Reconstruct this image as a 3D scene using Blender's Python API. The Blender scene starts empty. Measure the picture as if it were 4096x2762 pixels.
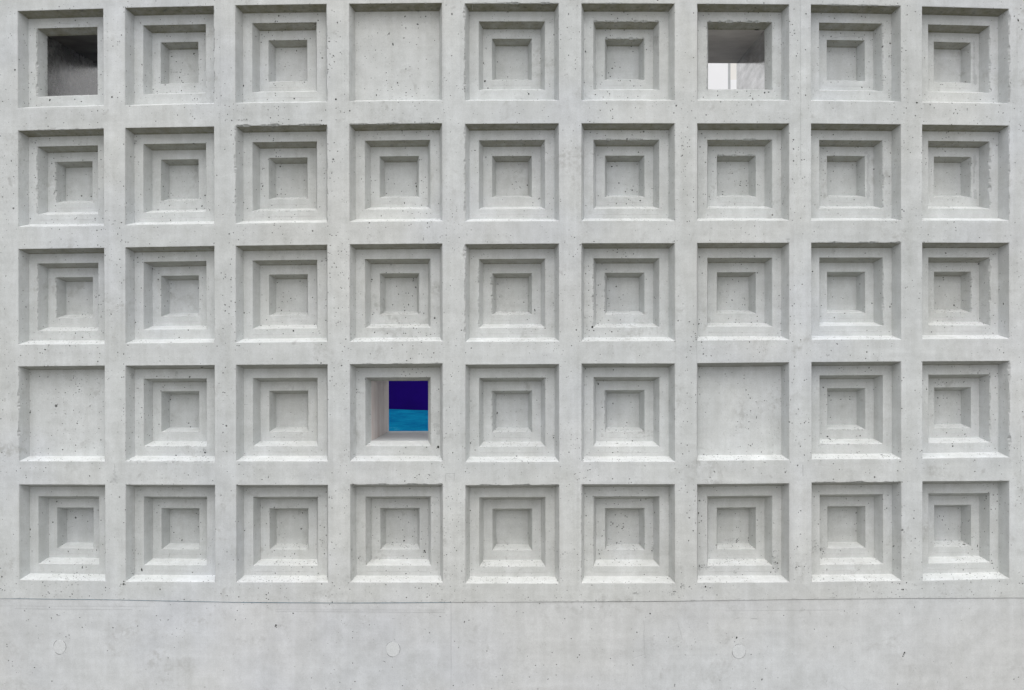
import bpy, math, random
from mathutils import Vector
from mathutils.bvhtree import BVHTree

scene = bpy.context.scene
# ------------------------------------------------------------------ camera
F = 4492.0            # focal length measured in photo pixels; one photo pixel is about 1 mm on the wall
EYE = 1.55
CAM_Y = -F / 1000.0
cd = bpy.data.cameras.new("camera")
cd.sensor_width = 36.0
cd.lens = 36.0 * F / 4096.0
cd.clip_start = 0.05
cd.clip_end = 2000
cam = bpy.data.objects.new("camera", cd)
scene.collection.objects.link(cam)
cam.location = (0, CAM_Y, EYE)
cam.rotation_euler = (math.radians(90), 0, 0)
scene.camera = cam

# ------------------------------------------------------------------ sky and sun (overcast)
SUN_EL, SUN_ROT = math.radians(55), math.radians(177)
world = bpy.data.worlds.new("World")
scene.world = world
world.use_nodes = True
wn, wl = world.node_tree.nodes, world.node_tree.links
bg = wn["Background"]
bg.inputs["Strength"].default_value = 0.15
sky = wn.new("ShaderNodeTexSky")
sky.sky_type = 'NISHITA'
sky.sun_disc = False
sky.sun_elevation = SUN_EL
sky.sun_rotation = SUN_ROT
sky.air_density = 1.0
sky.dust_density = 3.0
hs = wn.new("ShaderNodeHueSaturation")
hs.inputs["Saturation"].default_value = 0.20
wl.new(sky.outputs[0], hs.inputs["Color"])
# an overcast sky is brighter overhead than at the horizon
tcw = wn.new("ShaderNodeTexCoord")
sx = wn.new("ShaderNodeSeparateXYZ"); wl.new(tcw.outputs["Generated"], sx.inputs[0])
mr = wn.new("ShaderNodeMapRange"); wl.new(sx.outputs[2], mr.inputs[0])
mr.inputs[1].default_value = 0.0; mr.inputs[2].default_value = 1.0
mr.inputs[3].default_value = 1.2; mr.inputs[4].default_value = 1.6
vm = wn.new("ShaderNodeVectorMath"); vm.operation = 'SCALE'
wl.new(hs.outputs[0], vm.inputs[0]); wl.new(mr.outputs[0], vm.inputs["Scale"])
wl.new(vm.outputs[0], bg.inputs["Color"])
ld = bpy.data.lights.new("sun", 'SUN')
ld.energy = 1.0
ld.angle = math.radians(120)
ld.color = (1.0, 0.99, 0.975)
sun = bpy.data.objects.new("sun", ld)
scene.collection.objects.link(sun)
sun.location = (0, -20, 30)
sd = Vector((math.cos(SUN_EL) * math.sin(SUN_ROT), math.cos(SUN_EL) * math.cos(SUN_ROT), math.sin(SUN_EL)))
sun.rotation_euler = sd.to_track_quat('Z', 'Y').to_euler()

scene.view_settings.view_transform = 'Standard'
scene.view_settings.look = 'None'
scene.view_settings.gamma = 1
scene.view_settings.exposure = -0.15
scene.cycles.max_bounces = 8
scene.cycles.diffuse_bounces = 6

# ------------------------------------------------------------------ materials
def new_mat(name):
    m = bpy.data.materials.new(name)
    m.use_nodes = True
    return m, m.node_tree.nodes, m.node_tree.links, m.node_tree.nodes["Principled BSDF"]

class NG:
    """small helper round a node tree"""
    def __init__(s, nt):
        s.n, s.l = nt.nodes, nt.links
    def put(s, sock, v):
        if hasattr(v, 'is_output') or hasattr(v, 'links'):
            s.l.new(v, sock)
        else:
            sock.default_value = v
    def math(s, op, a, b=0.0, c=None, clamp=False):
        m = s.n.new("ShaderNodeMath"); m.operation = op; m.use_clamp = clamp
        s.put(m.inputs[0], a); s.put(m.inputs[1], b)
        if c is not None: s.put(m.inputs[2], c)
        return m.outputs[0]
    def rng(s, v, a, b, c, d, smooth=False):
        m = s.n.new("ShaderNodeMapRange"); m.clamp = True
        if smooth: m.interpolation_type = 'SMOOTHSTEP'
        s.put(m.inputs[0], v)
        for i, x in enumerate((a, b, c, d)): s.put(m.inputs[i + 1], x)
        return m.outputs[0]
    def noise(s, vec, scale, detail=4, rough=0.55, dist=0.0):
        t = s.n.new("ShaderNodeTexNoise")
        s.put(t.inputs["Vector"], vec)
        t.inputs["Scale"].default_value = scale
        t.inputs["Detail"].default_value = detail
        t.inputs["Roughness"].default_value = rough
        t.inputs["Distortion"].default_value = dist
        return t
    def mapping(s, vec, scale=(1, 1, 1), loc=(0, 0, 0)):
        m = s.n.new("ShaderNodeMapping")
        s.put(m.inputs[0], vec)
        m.inputs["Scale"].default_value = scale
        m.inputs["Location"].default_value = loc
        return m.outputs[0]
    def mix(s, f, a, b, mode='MIX'):
        m = s.n.new("ShaderNodeMix"); m.data_type = 'RGBA'; m.blend_type = mode
        s.put(m.inputs[0], f); s.put(m.inputs[6], a); s.put(m.inputs[7], b)
        return m.outputs[2]

def concrete_material(name, light, mid, pitty=1.0, streak=1.0, rough=0.8):
    m, n, l, b = new_mat(name)
    g = NG(m.node_tree)
    pos = n.new("ShaderNodeNewGeometry").outputs["Position"]
    at = n.new("ShaderNodeAttribute"); at.attribute_name = "surf"
    sep = n.new("ShaderNodeSeparateColor"); l.new(at.outputs["Color"], sep.inputs[0])
    tone, pit, stain_shade = sep.outputs[0], sep.outputs[1], sep.outputs[2]
    # broad clouds of tone
    cloud = g.noise(pos, 2.3, 6, 0.62).outputs["Fac"]
    col = g.mix(g.rng(cloud, 0.36, 0.64, 0, 1), mid, light)
    # warm / cool drift
    tint = g.noise(g.mapping(pos, (1, 1, 1), (7, 3, 1)), 1.1, 3, 0.5).outputs["Fac"]
    col = g.mix(g.rng(tint, 0.42, 0.60, 0, 1), col, g.mix(1.0, col, (1.018, 1.003, 0.982, 1), 'MULTIPLY'))
    tint2 = g.noise(g.mapping(pos, (1, 1, 1), (17, 13, 5)), 1.6, 3, 0.5).outputs["Fac"]
    col = g.mix(g.rng(tint2, 0.5, 0.66, 0, 1), col, g.mix(1.0, col, (0.987, 0.992, 1.022, 1), 'MULTIPLY'))
    # mottling
    mot = g.noise(pos, 14, 7, 0.68).outputs["Fac"]
    col = g.mix(1.0, col, g.mix(g.rng(mot, 0.28, 0.72, 0, 1), (0.865, 0.865, 0.855, 1), (1.08, 1.08, 1.08, 1)), 'MULTIPLY')
    # vertical drag marks
    st = g.noise(g.mapping(pos, (30, 30, 1.6)), 1.0, 5, 0.65).outputs["Fac"]
    k = 0.06 * streak
    col = g.mix(1.0, col, g.mix(g.rng(st, 0.3, 0.7, 0, 1), (1 - k, 1 - k, 1 - k * 1.2, 1), (1 + k * .6, 1 + k * .6, 1 + k * .6, 1)), 'MULTIPLY')
    # horizontal float marks
    sh = g.noise(g.mapping(pos, (2.0, 2.0, 45)), 1.0, 4, 0.6).outputs["Fac"]
    col = g.mix(1.0, col, g.mix(g.rng(sh, 0.3, 0.7, 0, 1), (0.965, 0.965, 0.965, 1), (1.02, 1.02, 1.02, 1)), 'MULTIPLY')
    # fine grain
    gr = g.noise(pos, 260, 3, 0.6).outputs["Fac"]
    col = g.mix(1.0, col, g.mix(g.rng(gr, 0.25, 0.75, 0, 1), (0.90, 0.90, 0.90, 1), (1.08, 1.08, 1.08, 1)), 'MULTIPLY')
    # blotches of grime, irregular
    bl = g.noise(pos, 5.5, 8, 0.72, 0.6).outputs["Fac"]
    bl2 = g.noise(pos, 40, 4, 0.7).outputs["Fac"]
    grime = g.math('MULTIPLY', g.rng(bl, 0.54, 0.68, 0, 1, True), g.rng(bl2, 0.40, 0.62, 0, 1, True))
    col = g.mix(g.math('MULTIPLY', grime, 0.42 if streak < 1 else 0.60), col, (0.33, 0.33, 0.315, 1))
    # small dark smudges
    sm = g.noise(g.mapping(pos, (1, 1, 0.7), (3, 9, 4)), 19, 3, 0.5, 0.3).outputs["Fac"]
    col = g.mix(g.math('MULTIPLY', g.rng(sm, 0.70, 0.78, 0, 1, True), 0.35), col, (0.27, 0.265, 0.255, 1))
    # olive-brown dirt on the soffits, with part of their shade painted in
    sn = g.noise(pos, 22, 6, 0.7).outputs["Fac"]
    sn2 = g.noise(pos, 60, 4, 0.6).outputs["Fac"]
    sf = g.math('MULTIPLY', stain_shade, g.rng(sn, 0.25, 0.7, 0.55, 1.0))
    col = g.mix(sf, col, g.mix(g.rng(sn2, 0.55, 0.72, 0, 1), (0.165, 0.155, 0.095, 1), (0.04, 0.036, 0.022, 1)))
    # air holes of three sizes
    warp = g.noise(pos, 90, 2, 0.5)
    wv = n.new("ShaderNodeVectorMath"); wv.operation = 'MULTIPLY_ADD'
    l.new(warp.outputs["Color"], wv.inputs[0]); wv.inputs[1].default_value = (0.008, 0.008, 0.008); l.new(pos, wv.inputs[2])
    wpos = wv.outputs[0]
    clus = g.noise(g.mapping(pos, (1, 1, 1), (2, 5, 8)), 3.2, 3, 0.6).outputs["Fac"]
    dens = g.math('MULTIPLY', g.math('MULTIPLY', g.rng(clus, 0.38, 0.68, 0.10, 1.7), g.math('ADD', pit, 0.0)), pitty)
    holes = None
    for sc, r0, r1, p in ((26, 0.0011, 0.0034, 0.030), (60, 0.0008, 0.0019, 0.075), (120, 0.0006, 0.0014, 0.17)):
        v = n.new("ShaderNodeTexVoronoi"); v.feature = 'F1'
        l.new(g.mapping(wpos, (1, 1, 1), (sc * .013, sc * .07, sc * .031)), v.inputs["Vector"])
        v.inputs["Scale"].default_value = sc
        cs = n.new("ShaderNodeSeparateColor"); l.new(v.outputs["Color"], cs.inputs[0])
        on = g.math('LESS_THAN', cs.outputs[0], g.math('MULTIPLY', dens, p * 2.2))
        rad = g.rng(g.math('POWER', cs.outputs[1], 2.5), 0, 1, r0 * sc * 2.0, r1 * sc * 2.0)
        h = g.math('MULTIPLY', on, g.rng(g.math('DIVIDE', v.outputs["Distance"], rad), 0.75, 1.1, 1, 0))
        holes = h if holes is None else g.math('MAXIMUM', holes, h)
    # tone of the cast strip, and light painted into the sills
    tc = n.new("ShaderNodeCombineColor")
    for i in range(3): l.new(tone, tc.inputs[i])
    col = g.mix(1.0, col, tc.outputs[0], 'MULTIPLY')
    col = g.mix(g.math('MULTIPLY', holes, 0.85), col, (0.045, 0.045, 0.042, 1))
    l.new(col, b.inputs["Base Color"])
    b.inputs["Roughness"].default_value = rough
    b.inputs["Specular IOR Level"].default_value = 0.25
    # relief
    hgt = g.math('ADD', g.math('MULTIPLY', g.noise(pos, 70, 5, 0.6).outputs["Fac"], 0.0006), g.math('MULTIPLY', mot, 0.0015))
    hgt = g.math('SUBTRACT', hgt, g.math('MULTIPLY', holes, 0.0015))
    bp = n.new("ShaderNodeBump"); bp.inputs["Strength"].default_value = 0.55; bp.inputs["Distance"].default_value = 1.0
    l.new(hgt, bp.inputs["Height"]); l.new(bp.outputs[0], b.inputs["Normal"])
    return m

CONC = concrete_material("fair_faced_concrete", (0.578, 0.595, 0.598, 1), (0.532, 0.547, 0.548, 1), 0.42)
PLIN = concrete_material("plinth_concrete", (0.585, 0.60, 0.612, 1), (0.535, 0.548, 0.558, 1), 0.13, 0.8, 0.7)

def simple(name, c, rough=0.8, spec=0.3, nscale=20, amp=0.12):
    m, n, l, b = new_mat(name)
    g = NG(m.node_tree)
    pos = n.new("ShaderNodeNewGeometry").outputs["Position"]
    f = g.noise(pos, nscale, 6, 0.6).outputs["Fac"]
    lo = tuple(x * (1 - amp) for x in c) + (1,); hi = tuple(min(1, x * (1 + amp)) for x in c) + (1,)
    l.new(g.mix(g.rng(f, 0.3, 0.7, 0, 1), lo, hi), b.inputs["Base Color"])
    b.inputs["Roughness"].default_value = rough
    b.inputs["Specular IOR Level"].default_value = spec
    return m
HOLE = simple("air_hole_shade", (0.022, 0.022, 0.020), 0.95, 0.1, 90, 0.4)
GROUT = simple("pale_grout", (0.575, 0.588, 0.592), 0.9, 0.1, 180, 0.10)
SEAL = simple("blue_joint_seal", (0.035, 0.16, 0.25), 0.6, 0.3, 40, 0.5)
GRND = simple("paving", (0.19, 0.185, 0.165), 0.9, 0.2, 3, 0.15)
WHITE = simple("white_render", (0.80, 0.80, 0.81), 0.7, 0.3, 2, 0.03)
CREAM = simple("cream_panel", (0.76, 0.74, 0.70), 0.7, 0.3, 2, 0.03)
GREYJ = simple("grey_joint", (0.42, 0.43, 0.44), 0.8, 0.2, 8, 0.1)
NAVY = simple("navy_paint", (0.010, 0.0012, 0.125), 0.8, 0.06, 6, 0.15)

def azure_material():
    m, n, l, b = new_mat("azure_paint")
    g = NG(m.node_tree)
    pos = n.new("ShaderNodeNewGeometry").outputs["Position"]
    st = g.noise(g.mapping(pos, (7, 7, 45)), 1.0, 6, 0.7).outputs["Fac"]
    col = g.mix(g.rng(st, 0.35, 0.65, 0, 1), (0.0, 0.14, 0.36, 1), (0.003, 0.27, 0.50, 1))
    col = g.mix(g.rng(st, 0.62, 0.74, 0, 0.8), col, (0.16, 0.45, 0.60, 1))
    l.new(col, b.inputs["Base Color"]); b.inputs["Roughness"].default_value = 0.8; b.inputs["Specular IOR Level"].default_value = 0.1
    return m
AZURE = azure_material()

def lining_material(name, dark, pale, rough, spec, streaky=True):
    """varnished smooth concrete inside the deep openings"""
    m, n, l, b = new_mat(name)
    g = NG(m.node_tree)
    pos = n.new("ShaderNodeNewGeometry").outputs["Position"]
    st = g.noise(g.mapping(pos, (40, 40, 3.0) if streaky else (7, 13, 13)), 1.0, 6, 0.65).outputs["Fac"]
    cl = g.noise(pos, 11, 6, 0.65).outputs["Fac"]
    f = g.math('ADD', g.math('MULTIPLY', st, 0.6), g.math('MULTIPLY', cl, 0.4))
    l.new(g.mix(g.rng(f, 0.36, 0.62, 0, 1), dark, pale), b.inputs["Base Color"])
    b.inputs["Roughness"].default_value = rough
    b.inputs["Specular IOR Level"].default_value = spec
    if spec >= 1: b.inputs["IOR"].default_value = 2.0
    bp = n.new("ShaderNodeBump"); bp.inputs["Strength"].default_value = 0.25; bp.inputs["Distance"].default_value = 0.002
    l.new(g.noise(pos, 45, 4, 0.6).outputs["Fac"], bp.inputs["Height"]); l.new(bp.outputs[0], b.inputs["Normal"])
    return m
def wet_material():
    """stained smooth concrete with patchy sheen"""
    m, n, l, b = new_mat("patchy_varnished_concrete")
    g = NG(m.node_tree)
    pos = n.new("ShaderNodeNewGeometry").outputs["Position"]
    f = g.noise(g.mapping(pos, (6, 6, 18)), 1.0, 6, 0.7).outputs["Fac"]
    l.new(g.mix(g.rng(f, 0.35, 0.65, 0, 1), (0.30, 0.30, 0.295, 1), (0.80, 0.80, 0.795, 1)), b.inputs["Base Color"])
    sp = g.noise(g.mapping(pos, (14, 14, 26)), 1.0, 4, 0.7).outputs["Fac"]
    l.new(g.rng(sp, 0.35, 0.65, 0.04, 0.22), b.inputs["Roughness"])
    b.inputs["Metallic"].default_value = 0.7; b.inputs["IOR"].default_value = 4.5; b.inputs["Specular IOR Level"].default_value = 0.6
    bp = n.new("ShaderNodeBump"); bp.inputs["Strength"].default_value = 0.35; bp.inputs["Distance"].default_value = 0.003
    l.new(g.noise(g.mapping(pos, (14, 14, 30)), 1.0, 4, 0.55).outputs["Fac"], bp.inputs["Height"]); l.new(bp.outputs[0], b.inputs["Normal"])
    return m
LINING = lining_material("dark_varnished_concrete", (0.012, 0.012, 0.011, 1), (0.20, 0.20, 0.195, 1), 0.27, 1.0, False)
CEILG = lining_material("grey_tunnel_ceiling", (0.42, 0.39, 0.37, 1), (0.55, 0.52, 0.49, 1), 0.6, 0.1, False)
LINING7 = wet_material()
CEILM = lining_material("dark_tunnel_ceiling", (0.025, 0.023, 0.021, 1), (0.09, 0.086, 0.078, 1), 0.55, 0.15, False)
PINKISH = lining_material("pink_bounce_concrete", (0.66, 0.56, 0.52, 1), (0.85, 0.79, 0.76, 1), 0.6, 0.3)  # bounced pink light painted into the concrete colour
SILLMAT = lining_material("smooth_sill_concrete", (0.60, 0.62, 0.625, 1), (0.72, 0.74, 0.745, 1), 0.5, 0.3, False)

# ------------------------------------------------------------------ scene object helpers
def tag(o, label, cat, group=None, kind=None):
    if label: o["label"] = label
    if cat: o["category"] = cat
    if group: o["group"] = group
    if kind: o["kind"] = kind
    return o

def empty(name, loc, label, cat):
    o = bpy.data.objects.new(name, None)
    o.empty_display_size = 0.2
    scene.collection.objects.link(o)
    o.location = loc
    return tag(o, label, cat)

class MB:
    """mesh under construction, in world coordinates, faces with a 'surf' colour (tone, pits, stain)"""
    def __init__(s, name, mats, parent=None, origin=(0, 0, 0)):
        s.name, s.mats, s.parent, s.origin = name, mats, parent, Vector(origin)
        s.v, s.f, s.a, s.mi = [], [], [], []
        s.key = {}
        s.kids = []
    def vert(s, p):
        k = (round(p[0], 6), round(p[1], 6), round(p[2], 6))
        i = s.key.get(k)
        if i is None:
            i = len(s.v); s.v.append(Vector(p)); s.key[k] = i
        return i
    def face(s, pts, a=(1, 1, 0), mi=0):
        ids = []
        for p in pts:
            i = s.vert(p)
            if not ids or ids[-1] != i: ids.append(i)
        if len(ids) > 2 and ids[0] == ids[-1]: ids.pop()
        if len(set(ids)) < 3 or len(set(ids)) != len(ids): return
        s.f.append(ids); s.a.append(a); s.mi.append(mi)
    def box(s, a, b, att=(1, 1, 0), mi=0):
        (x0, y0, z0), (x1, y1, z1) = a, b
        P = [Vector(p) for p in ((x0,y0,z0),(x1,y0,z0),(x1,y1,z0),(x0,y1,z0),(x0,y0,z1),(x1,y0,z1),(x1,y1,z1),(x0,y1,z1))]
        for q in ((0,3,2,1),(4,5,6,7),(0,1,5,4),(1,2,6,5),(2,3,7,6),(3,0,4,7)):
            s.face([P[i] for i in q], att, mi)
    def build(s, parent=None):
        me = bpy.data.meshes.new(s.name)
        me.from_pydata([tuple(v - s.origin) for v in s.v], [], s.f)
        for m in s.mats: me.materials.append(m)
        at = me.attributes.new("surf", 'FLOAT_COLOR', 'FACE')
        flat = []
        for a in s.a: flat += [a[0], a[1], a[2], 1.0]
        at.data.foreach_set("color", flat)
        me.polygons.foreach_set("material_index", s.mi)
        me.update()
        o = bpy.data.objects.new(s.name, me)
        scene.collection.objects.link(o)
        o.parent = parent
        return o

# ------------------------------------------------------------------ the curved wall surface
R = 23.0
def surf(s_, t, z):
    """arc length s_, depth t behind the face, height z (relative to eye)"""
    a = s_ / R; r = R - t
    return Vector((r * math.sin(a), R - r * math.cos(a), EYE + z))
def unproj(px, py, t=0.0):
    dx, dz = (px - 2048.0) / F, (1381.0 - py) / F
    r = R - t
    # (k dx)^2 + (CAM_Y + k - R)^2 = r^2
    A = dx * dx + 1; B = 2 * (CAM_Y - R); C = (CAM_Y - R) ** 2 - r * r
    k = (-B - math.sqrt(B * B - 4 * A * C)) / (2 * A)
    return (R * math.asin(k * dx / r), k * dz)

# corners measured on the photograph -----------------------------------
Z = 2.2715
PX = {  # column: left and right edge at the top row, then at the bottom row
 0: (160, 938, 175, 957), 1: (1135, 1942, 1142, 1955), 2: (2137, 2326 + 642, 2147, 2326 + 656),
 3: (2326 + 845, 2326 + 1690, 2326 + 857, 2326 + 1699), 4: (2326 + 1898, 4652 + 425, 2326 + 1903, 4652 + 430),
 5: (4652 + 630, 4652 + 1478, 4652 + 632, 4652 + 1481), 6: (4652 + 1682, 6978 + 193, 4652 + 1682, 6978 + 193),
 7: (6978 + 390, 6978 + 1207, 6978 + 398, 6978 + 1213), 8: (6978 + 1400, 6978 + 2190, 6978 + 1404, 6978 + 2193)}
PY = [  # row: (base, tops L/R, base, bottoms L/R)
 (0, [(103,80),(72,55),(50,38),(36,28),(33,33),(33,35),(37,42),(43,57),(60,82)],
  0, [(985,963),(963,943),(940,930),(923,915),(917,915),(915,915),(915,915),(917,927),(932,943)]),
 (0, [(1190,1172),(1165,1152),(1147,1135),(1132,1122),(1128,1123),(1123,1123),(1123,1124),(1124,1132),(1134,1143)],
  690, [(495,487),(480,467),(466,455),(450,443),(446,443),(442,441),(438,438),(438,438),(438,440)]),
 (690, [(698,687),(683,670),(668,658),(655,648),(654,648),(646,645),(643,641),(640,640),(640,641)],
  690, [(1565,1562),(1555,1547),(1549,1540),(1540,1534),(1541,1536),(1535,1532),(1528,1524),(1522,1518),(1515,1512)]),
 (1380, [(198,190),(190,185),(183,178),(177,172),(181,176),(172,171),(168,160),(158,153),(152,147)],
  1380, [(1058,1060),(1057,1060),(1058,1058),(1058,1057),(1067,1063),(1063,1063),(1053,1047),(1040,1037),(1033,1022)]),
 (1380, [(1270,1272),(1272,1274),(1275,1274),(1272,1269),(1278,1274),(1269,1268),(1268,1260),(1253,1247),(1242,1237)],
  2072, [(565,575),(580,584),(586,588),(587,589),(597,597),(594,594),(590,586),(582,572),(573,553)])]
CORN = {}
for r in range(5):
    b0, tops, b1, bots = PY[r]
    for c in range(9):
        l0, r0, l1, r1 = PX[c]
        k0, k1 = r / 4.0 * 0.85, min(1.0, r / 4.0 * 0.85 + 0.18)
        xl0, xr0 = (l0 + (l1 - l0) * k0) / Z, (r0 + (r1 - r0) * k0) / Z
        xl1, xr1 = (l0 + (l1 - l0) * k1) / Z, (r0 + (r1 - r0) * k1) / Z
        CORN[r, c] = (unproj(xl0, b0 + tops[c][0] / Z), unproj(xr0, b0 + tops[c][1] / Z),
                      unproj(xr1, b1 + bots[c][1] / Z), unproj(xl1, b1 + bots[c][0] / Z))   # tl tr br bl

def lerp(a, b, t): return (a[0] + (b[0] - a[0]) * t, a[1] + (b[1] - a[1]) * t)
N = 52
D = 0.058
LEV = [1.0, 0.918, 0.7165, 0.632, 0.4365, 0.356]
BACK = 0.656
OPEN = {(0, 0), (0, 6), (3, 3)}
BLANK = {(0, 3), (3, 0), (3, 6)}
# (row, col, level, side) -> chip size in mm; side 0 top, 1 right, 2 bottom, 3 left
CHIP = {(0,0,1,3):5,(1,0,1,3):5,(1,0,2,3):6,(2,0,1,3):4,(2,0,2,3):4,(0,4,0,3):6,(0,4,0,0):4,(0,5,1,0):6,(0,5,2,0):6,
 (0,6,1,0):6,(0,6,1,3):4,(0,7,0,0):3,(0,7,1,1):4,(0,8,0,1):5,(0,8,1,1):6,(1,2,0,0):5,(1,4,0,3):5,(1,5,1,0):4,(1,6,1,0):4,
 (1,6,2,0):5,(1,7,1,1):5,(1,8,1,1):7,(1,8,0,1):3,(2,4,0,3):6,(2,4,1,3):5,(2,4,2,3):5,(2,5,1,3):4,(2,5,2,3):4,(2,7,1,1):5,
 (2,8,1,1):5,(2,8,2,1):5,(3,0,0,3):5,(3,1,0,2):5,(3,1,1,2):5,(3,4,2,3):4,(3,5,2,3):4,(3,8,0,1):6,(3,8,1,1):5,
 (0,2,0,1):4,(1,2,0,1):3,(1,1,2,2):3,(1,2,1,2):4,(0,1,0,1):4,(3,3,0,0):2,(4,3,0,0):4,(4,7,0,0):3,(4,4,0,0):3,(1,3,0,0):3,
 (2,7,0,0):4,(1,2,0,3):5,(1,0,0,0):2,(3,7,1,2):3,(3,7,2,2):4,(0,5,0,0):2,(1,8,2,1):3,(4,5,0,3):2}

def rim(r, c, lev):
    """points of one rim: list of 4N (outer on the face, inner down the slope) in (s, z, t)"""
    rnd = random.Random(r * 101 + c * 7 + lev * 1009)
    tl, tr, br, bl = CORN[r, c]
    cen = lerp(lerp(tl, br, .5), lerp(tr, bl, .5), .5)
    q = [lerp(cen, p, LEV[lev * 2]) for p in (tl, tr, br, bl)]
    t0 = D * lev
    O, I, B = [], [], []
    qb = [lerp(cen, p, LEV[lev * 2 + 1]) for p in (tl, tr, br, bl)]
    # inner openings are tapered towards the true centre by the draft
    outn = [(0, 1), (1, 0), (0, -1), (-1, 0)]
    diag = [(-1, 1), (1, 1), (1, -1), (-1, -1)]
    for side in range(4):
        a, b = q[side], q[(side + 1) % 4]
        ab, bb = qb[side], qb[(side + 1) % 4]
        amp = CHIP.get((r, c, lev, side), 0)
        ph = rnd.random() * 50
        run = 0.0
        for i in range(N):
            k = i / N
            p = lerp(a, b, k); pb = lerp(ab, bb, k)
            w = 0.0009 + 0.0007 * rnd.random()
            if rnd.random() < 0.03: w += 0.0025 * rnd.random()
            if amp:
                gate = 0.5 + 0.5 * math.sin(ph + k * 17) + 0.35 * math.sin(ph * 3 + k * 41)
                run = run * 0.45 + rnd.random() * 0.55
                if gate > 0.25: w += amp * 0.001 * run * min(1.0, gate) * 1.75
            if i == 0:
                w = 0.0014
                d = diag[side]
                o = (p[0] + d[0] * w, p[1] + d[1] * w)
            else:
                d = outn[side]
                o = (p[0] + d[0] * w, p[1] + d[1] * w)
            dep = w * (0.9 if i == 0 else rnd.uniform(0.6, 1.5))
            dep = min(dep, D * 0.25)
            f = dep / D
            ii = (p[0] + (pb[0] - p[0]) * f, p[1] + (pb[1] - p[1]) * f)
            O.append((o[0], o[1], t0)); I.append((ii[0], ii[1], t0 + dep)); B.append((pb[0], pb[1], t0 + D))
    return O, I, B

def S(p): return surf(p[0], p[2], p[1])
def bridge(mb, A, B, att, mi=0):
    n = len(A)
    for i in range(n):
        j = (i + 1) % n
        a = att(i // N) if callable(att) else att
        mb.face([S(A[i]), S(A[j]), S(B[j]), S(B[i])], a, mi)

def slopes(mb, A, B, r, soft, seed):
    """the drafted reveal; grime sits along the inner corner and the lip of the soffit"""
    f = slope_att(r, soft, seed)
    rr = random.Random(seed + 9)
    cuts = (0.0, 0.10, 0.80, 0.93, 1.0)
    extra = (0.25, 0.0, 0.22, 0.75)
    n = len(A)
    def P(i, k): return tuple(A[i][q] + (B[i][q] - A[i][q]) * k for q in range(3))
    for i in range(n):
        j = (i + 1) % n
        side = i // N
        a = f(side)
        for k in range(4):
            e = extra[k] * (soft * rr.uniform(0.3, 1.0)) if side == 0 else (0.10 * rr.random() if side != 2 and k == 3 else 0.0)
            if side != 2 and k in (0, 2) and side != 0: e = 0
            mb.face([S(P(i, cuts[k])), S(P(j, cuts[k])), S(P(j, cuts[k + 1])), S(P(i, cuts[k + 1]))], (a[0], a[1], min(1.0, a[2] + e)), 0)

def rimface(mb, A, B, r, c, lev):
    rr = random.Random(r * 31 + c * 5 + lev)
    n = len(A)
    for i in range(n):
        j = (i + 1) % n
        chipped = (r, c, lev, i // N) in CHIP and max(abs(A[i][0] - B[i][0]), abs(A[i][1] - B[i][1])) > 0.003
        mb.face([S(A[i]), S(A[j]), S(B[j]), S(B[i])], (rr.uniform(0.7, 1.0) if chipped else 0.98, 2.0 if chipped else 1.0, 0.04), 0)

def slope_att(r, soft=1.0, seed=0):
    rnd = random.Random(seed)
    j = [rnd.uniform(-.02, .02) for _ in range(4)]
    stain_shade = [0.95, 0.84, 0.70, 0.50, 0.34][r] * soft  # dirt plus painted-in shade, stronger in the upper rows
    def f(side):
        if side == 0: return (1.0 + j[0], 0.9, stain_shade)
        if side == 2: return (1.24 + j[2], 4.5, 0.0)  # sill tone raised to paint in light from above
        return (0.985 + j[side], 0.9, 0.03)
    return f

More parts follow.
